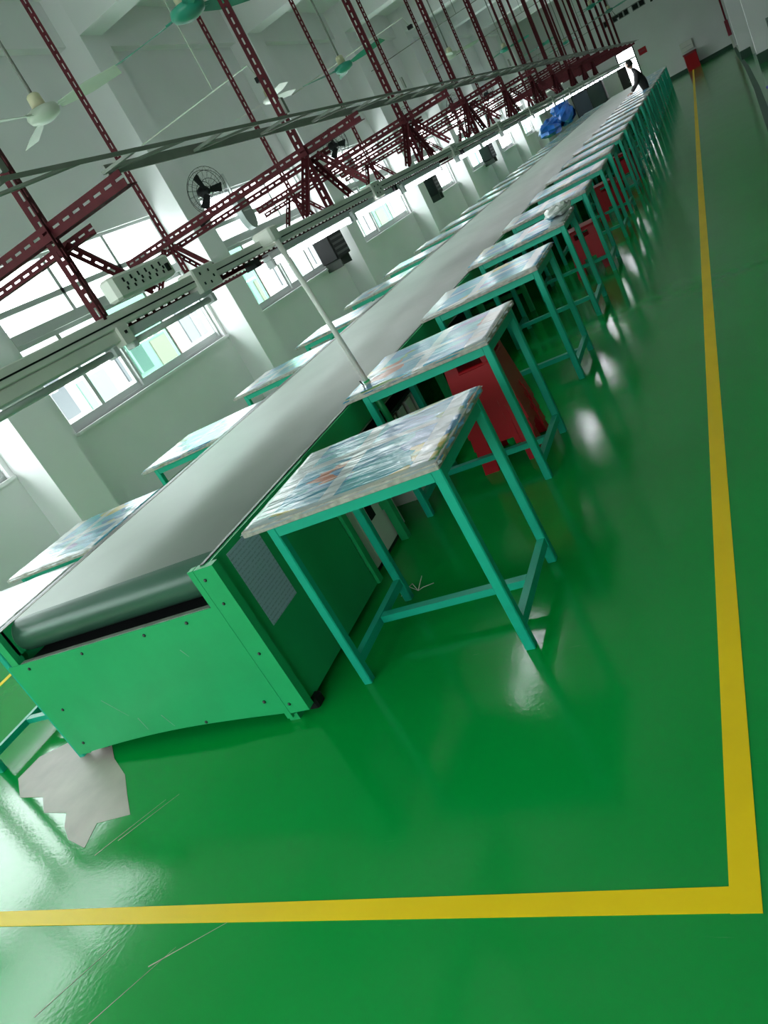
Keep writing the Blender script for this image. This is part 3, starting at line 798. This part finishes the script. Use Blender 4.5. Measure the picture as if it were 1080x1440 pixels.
for k, (y, h) in enumerate(((5.37, 2.74), (9.67, 2.74), (14.35, 2.78), (18.75, 2.8), (23.15, 2.8), (27.6, 2.8))):
    lab = ['black caged wall fan at the left picture edge', 'black caged wall fan on the pillar right of the nearest big window', 'black caged wall fan on the third pillar from the camera', 'black caged wall fan on the fourth pillar from the camera', 'black caged wall fan on the fifth pillar from the camera', 'black caged wall fan on the sixth pillar from the camera'][k]
    f = empty('wall_fan', (XL+.4, y, h-.32), 0, lab, 'fan', 'wall fans')
    B('wall_plate', M['black'], f, 0, .02, -.05, .05, -.06, .06)
    MB().tube([(.01, 0, 0), (.20, 0, .02), (.24, 0, .06), (.24, 0, .28)], .014, 8).build('arm', M['black'], f)
    q = (Vector((.80, -.42, -.22))).to_track_quat('Z', 'Y')
    for nm, me in (('cage', CAGE), ('blade_set', WB), ('motor', WM)):
        o = link(nm, me, f, (.34, 0, .32)); o.rotation_mode = 'QUATERNION'; o.rotation_quaternion = q
# grey rounded covers across the windows
for k, y in enumerate((11.45, 16.2, 20.9)):
    g = empty('shutter_fan', (XL+.02, y, 2.43), 0, 'grey rounded extractor cover on the %s window frame past the first pillar' % ['first', 'second', 'third'][k], 'extractor', 'extractor covers')
    pl = [(.17*math.cos(t), .25*math.sin(t)+(.04 if math.sin(t) > 0 else -.04)) for t in [2*math.pi*q/20 for q in range(20)]]
    MB().prism(pl, 0, .10, Matrix.Rotation(R(90), 4, 'Z') @ Matrix.Rotation(R(90), 4, 'X')).build('cover', M['grey'], g)
    B('hanger', M['alu'], g, 0, .03, -.015, .015, .28, .62); B('louvre', M['alu'], g, .10, .11, -.12, .12, -.01, .01)
# black boxes on brackets by the windows
for k, (y, w) in enumerate(((13.0, .62), (19.75, .45), (26.3, .6))):
    g = empty('extractor_box', (XL+.04, y, 1.05), 0, 'black boxed extractor on brackets, %s along the window wall' % ORD[k], 'extractor', 'black extractor boxes')
    B('case', M['black'], g, .0, .34, 0, w, .03, .58, .02)
    for s_ in (.1, w-.1): B('bracket', M['darkrail'], g, 0, .32, s_-.015, s_+.015, -.12, .03)
    for q in range(5): B('louvre', M['darkrail'], g, .34, .348, .04, w-.04, .09+q*.09, .13+q*.09)

# conduits across the ceiling space
def pipe(name, pts, r, mt, label, cat):
    o = MB().tube(pts, r, 8).build(name, mt, None); tag(o, label, cat)
for k, (y, z, x0, x1, mt) in enumerate(((9.38, 3.57, XL+.4, -4.37, 'fanpale'), (14.6, 3.9, XL+.02, -3.9, 'fanpale'), (20.0, 4.22, XL+.02, -3.2, 'ladder'), (22.0, 2.72, -3.8, -1.4, 'ladder'), (25.9, 4.1, XL+.02, -2.6, 'ladder'), (33.0, 3.1, -5.0, -.9, 'ladder'))):
    cd = empty('conduit', (x0, y, z), 0, ['thin pale conduit running out from the pillar beside the first wall fan', 'thin pale conduit over the second window bay', 'dark conduit crossing under the ceiling with a drop pipe', 'thin dark conduit between far red frames', 'dark conduit crossing high above the middle of the hall', 'dark conduit crossing near the far wall'][k], 'conduit', 'conduits under the ceiling')
    MB().tube([(0, 0, 0), (x1-x0, 0, 0), (x1-x0+.05, 0, -.16)], .009, 8).build('pipe', M[mt], cd)
    B('hook', M['black'], cd, x1-x0+.02, x1-x0+.10, -.04, .04, -.22, -.16)
    MB().tube([((x1-x0)*.7, 0, .0), ((x1-x0)*.7, 0, ZB-z if False else ZC-z)], .007, 6).build('hanger', M[mt], cd)

# ------------------------------------------------------------------ far end
rb = empty('red_bin', (-.33, 40.5, 0), R(4), 'red bin standing against the far wall at the end of the yellow line', 'bin')
MB().prism([(-.25, -.2), (.25, -.2), (.25, .2), (-.25, .2)], 0, .62).build('body', M['plasticred'], rb)
B('lid', M['plasticdkred'], rb, -.27, .27, -.22, .22, .62, .70, .02)
wp = empty('wall_box', (-.35, YF, .95), 0, 'white box fixed on the far wall above the red bin', 'wall box')
B('case', M['white'], wp, -.26, .26, -.12, 0, -.18, .2, .02); B('door_line', M['grey'], wp, -.2, .2, -.123, -.12, -.01, .0)
sg = MB().box(-.17, .17, -.01, 0, -.13, .13).build('wall_sign', M['plasticred'], None, (-2.0, YF, 1.68)); tag(sg, 'small red sign on the far wall beside the bright doorway', 'sign')
MB().box(-.10, .10, -.012, -.01, -.02, .03).build('sign_print', M['plasticdkred'], sg)
for k, (x, w) in enumerate(((-3.0, .2), (-2.6, .22), (-2.33, .22), (-2.1, .22), (-1.7, .28), (-1.42, .26))):
    v = empty('vent_box', (x, YF, 3.38), 0, 'small dark vent high on the far wall, %s from the left' % ORD[k], 'vent', 'vents high on the far wall')
    B('frame', M['grey'], v, -w/2, w/2, -.03, 0, -.13, .13); B('grille', M['black'], v, -w/2+.03, w/2-.03, -.035, -.03, -.1, .1)
dp = empty('dark_cabinet', (-4.42, 38.8, 0), R(0), 'dark blue-black cabinet near the far end on the window side', 'cabinet')
B('body', M['black'], dp, -.66, .70, -.3, .3, .05, 1.5); B('door', mat('dark_blue_panel', (.02, .03, .06), .3), dp, -.62, .02, -.315, -.3, .1, 1.45); B('door', mat('dark_glass_panel', (.02, .035, .03), .15), dp, .06, .66, -.315, -.3, .1, 1.45); B('plinth', M['darkrail'], dp, -.6, .64, -.26, .26, 0, .05)
dd = empty('door_leaf', (-2.93, 40.3, 0), R(0), 'dark brown door leaf standing open in the bright far doorway', 'door')
B('panel', mat('dark_brown_wood', (.035, .022, .02), .5), dd, -.25, .14, -.02, .02, .02, 1.5); B('handle', M['steel'], dd, .08, .11, -.07, -.02, .8, .84); B('hinge', M['steel'], dd, -.27, -.25, -.02, .02, 1.2, 1.3); B('hinge', M['steel'], dd, -.27, -.25, -.02, .02, 0, .1)
pr_ = empty('fire_pipe', (1.27, 39.9, 0), 0, 'dark red pipe with valve box in the far right corner', 'pipe')
MB().tube([(0, 0, .75), (0, 0, ZC)], .035, 10).build('pipe', M['plasticdkred'], pr_); B('valve_box', M['plasticdkred'], pr_, -.08, .06, -.1, .06, .5, 1.1); B('bracket', M['white'], pr_, -.04, .04, -.05, .05, .0, .5)
sw = empty('wall_switch', (1.55, 23.27, .75), 0, 'small grey socket on the right partition wall', 'socket'); B('plate', M['grey'], sw, -.05, .05, -.02, .0, -.12, .12); B('outlet', M['black'], sw, -.02, .02, -.023, -.02, -.05, .05)
pc = empty('violet_crate', (.95, 14.4, 0), R(10), 'small violet crate on the floor at the right picture edge', 'crate'); B('body', M['purple'], pc, -.2, .2, -.2, .2, 0, .22, .02); B('rim', M['purple'], pc, -.22, .22, -.22, .22, .2, .24, .01)
# blue tarpaulin bundles on the window-side tables
for k, (x, y, sx, sy, sz, lb) in enumerate(((-4.35, 26.6, .42, .75, .26, 'crumpled blue tarpaulin bundle, nearer of two on the window-side tables'), (-4.3, 29.6, .40, .85, .42, 'taller blue tarpaulin bundle, farther of two on the window-side tables'))):
    o = crumple('tarpaulin_bundle', (x, y, TZ+.01+sz*.9), sx, sy, sz, 11+k, M['blue'], lb, 'bundle')

# person at the far end
def person(loc, rz):
    p = empty('person', loc, rz, 'person in a dark jacket standing between far aisle tables, facing the conveyor', 'person')
    me = bpy.data.meshes.new('body')
    vs_ = [(0, 0, .90), (0, .03, 1.10), (0, .10, 1.32), (0, .13, 1.42), (-.10, .0, .86), (-.11, .02, .48), (-.11, -.02, .08), (-.11, .10, .03), (.10, .0, .86), (.11, .02, .48), (.11, -.02, .08), (.11, .10, .03), (-.18, .10, 1.33), (-.24, .18, 1.08), (-.16, .36, .94), (.18, .10, 1.33), (.24, .18, 1.08), (.16, .36, .94), (0, .18, 1.50)]
    es = [(0, 1), (1, 2), (2, 3), (0, 4), (4, 5), (5, 6), (6, 7), (0, 8), (8, 9), (9, 10), (10, 11), (2, 12), (12, 13), (13, 14), (2, 15), (15, 16), (16, 17), (3, 18)]
    me.from_pydata(vs_, es, []); me.materials.append(M['jacket'])
    o = link('body', me, p); sk = o.modifiers.new('skin', 'SKIN')
    rad = [.15, .16, .16, .07, .09, .065, .045, .04, .09, .065, .045, .04, .075, .055, .04, .075, .055, .04, .05]
    for v, r_ in zip(me.skin_vertices[0].data, rad): v.radius = (r_, r_*.85)
    me.skin_vertices[0].data[0].use_root = True
    o.modifiers.new('smooth', 'SUBSURF').levels = 2; o.modifiers['smooth'].render_levels = 2
    hm = Matrix.Translation((0, .20, 1.60)) @ Matrix.Rotation(R(-18), 4, 'X')
    MB().lathe([(0, -.115), (.045, -.11), (.07, -.06), (.083, 0), (.08, .05), (.055, .095), (0, .115)], 18, hm).build('head', M['skin'], p)
    hd = MB().lathe([(.088, -.05), (.093, 0), (.09, .055), (.062, .105), (0, .124)], 18, Matrix.Translation((0, .185, 1.605)) @ Matrix.Rotation(R(-8), 4, 'X')).build('hair', M['hair'], p)
    for s_ in (-1, 1):
        h = MB(); h.bbox(s_*.15-.035, s_*.15+.035, .36, .44, .90, .93, .008)
        for q in range(4): h.tube([(s_*.15-.027+q*.018, .435, .915), (s_*.15-.027+q*.018, .475, .912), (s_*.15-.027+q*.018, .50, .90)], [.009, .008, .006], 6)
        h.tube([(s_*.15-s_*.035, .38, .915), (s_*.15-s_*.06, .41, .912), (s_*.15-s_*.065, .44, .905)], [.010, .009, .007], 6)
        h.build('hand', M['skin'], p)
    return p
pe = person((-1.36, 23.56, 0), R(97)); pe.scale = (.92, .92, .92)

# small litter: loose wire ends by the first table
ww = MB()
for k in range(4):
    a = 1.2*k; ww.tube([(0, 0, 0), (.03*math.cos(a), .03*math.sin(a), .01+.01*k), (.08*math.cos(a+.3), .08*math.sin(a+.3), .004+.02*(k % 2))], .0018, 5)
o = ww.build('wire_scraps', M['white'], None, (-1.70, 2.68, .004)); tag(o, 'loose white wire scraps on the floor beside the first table leg', 'wire')

bpy.context.view_layer.update()
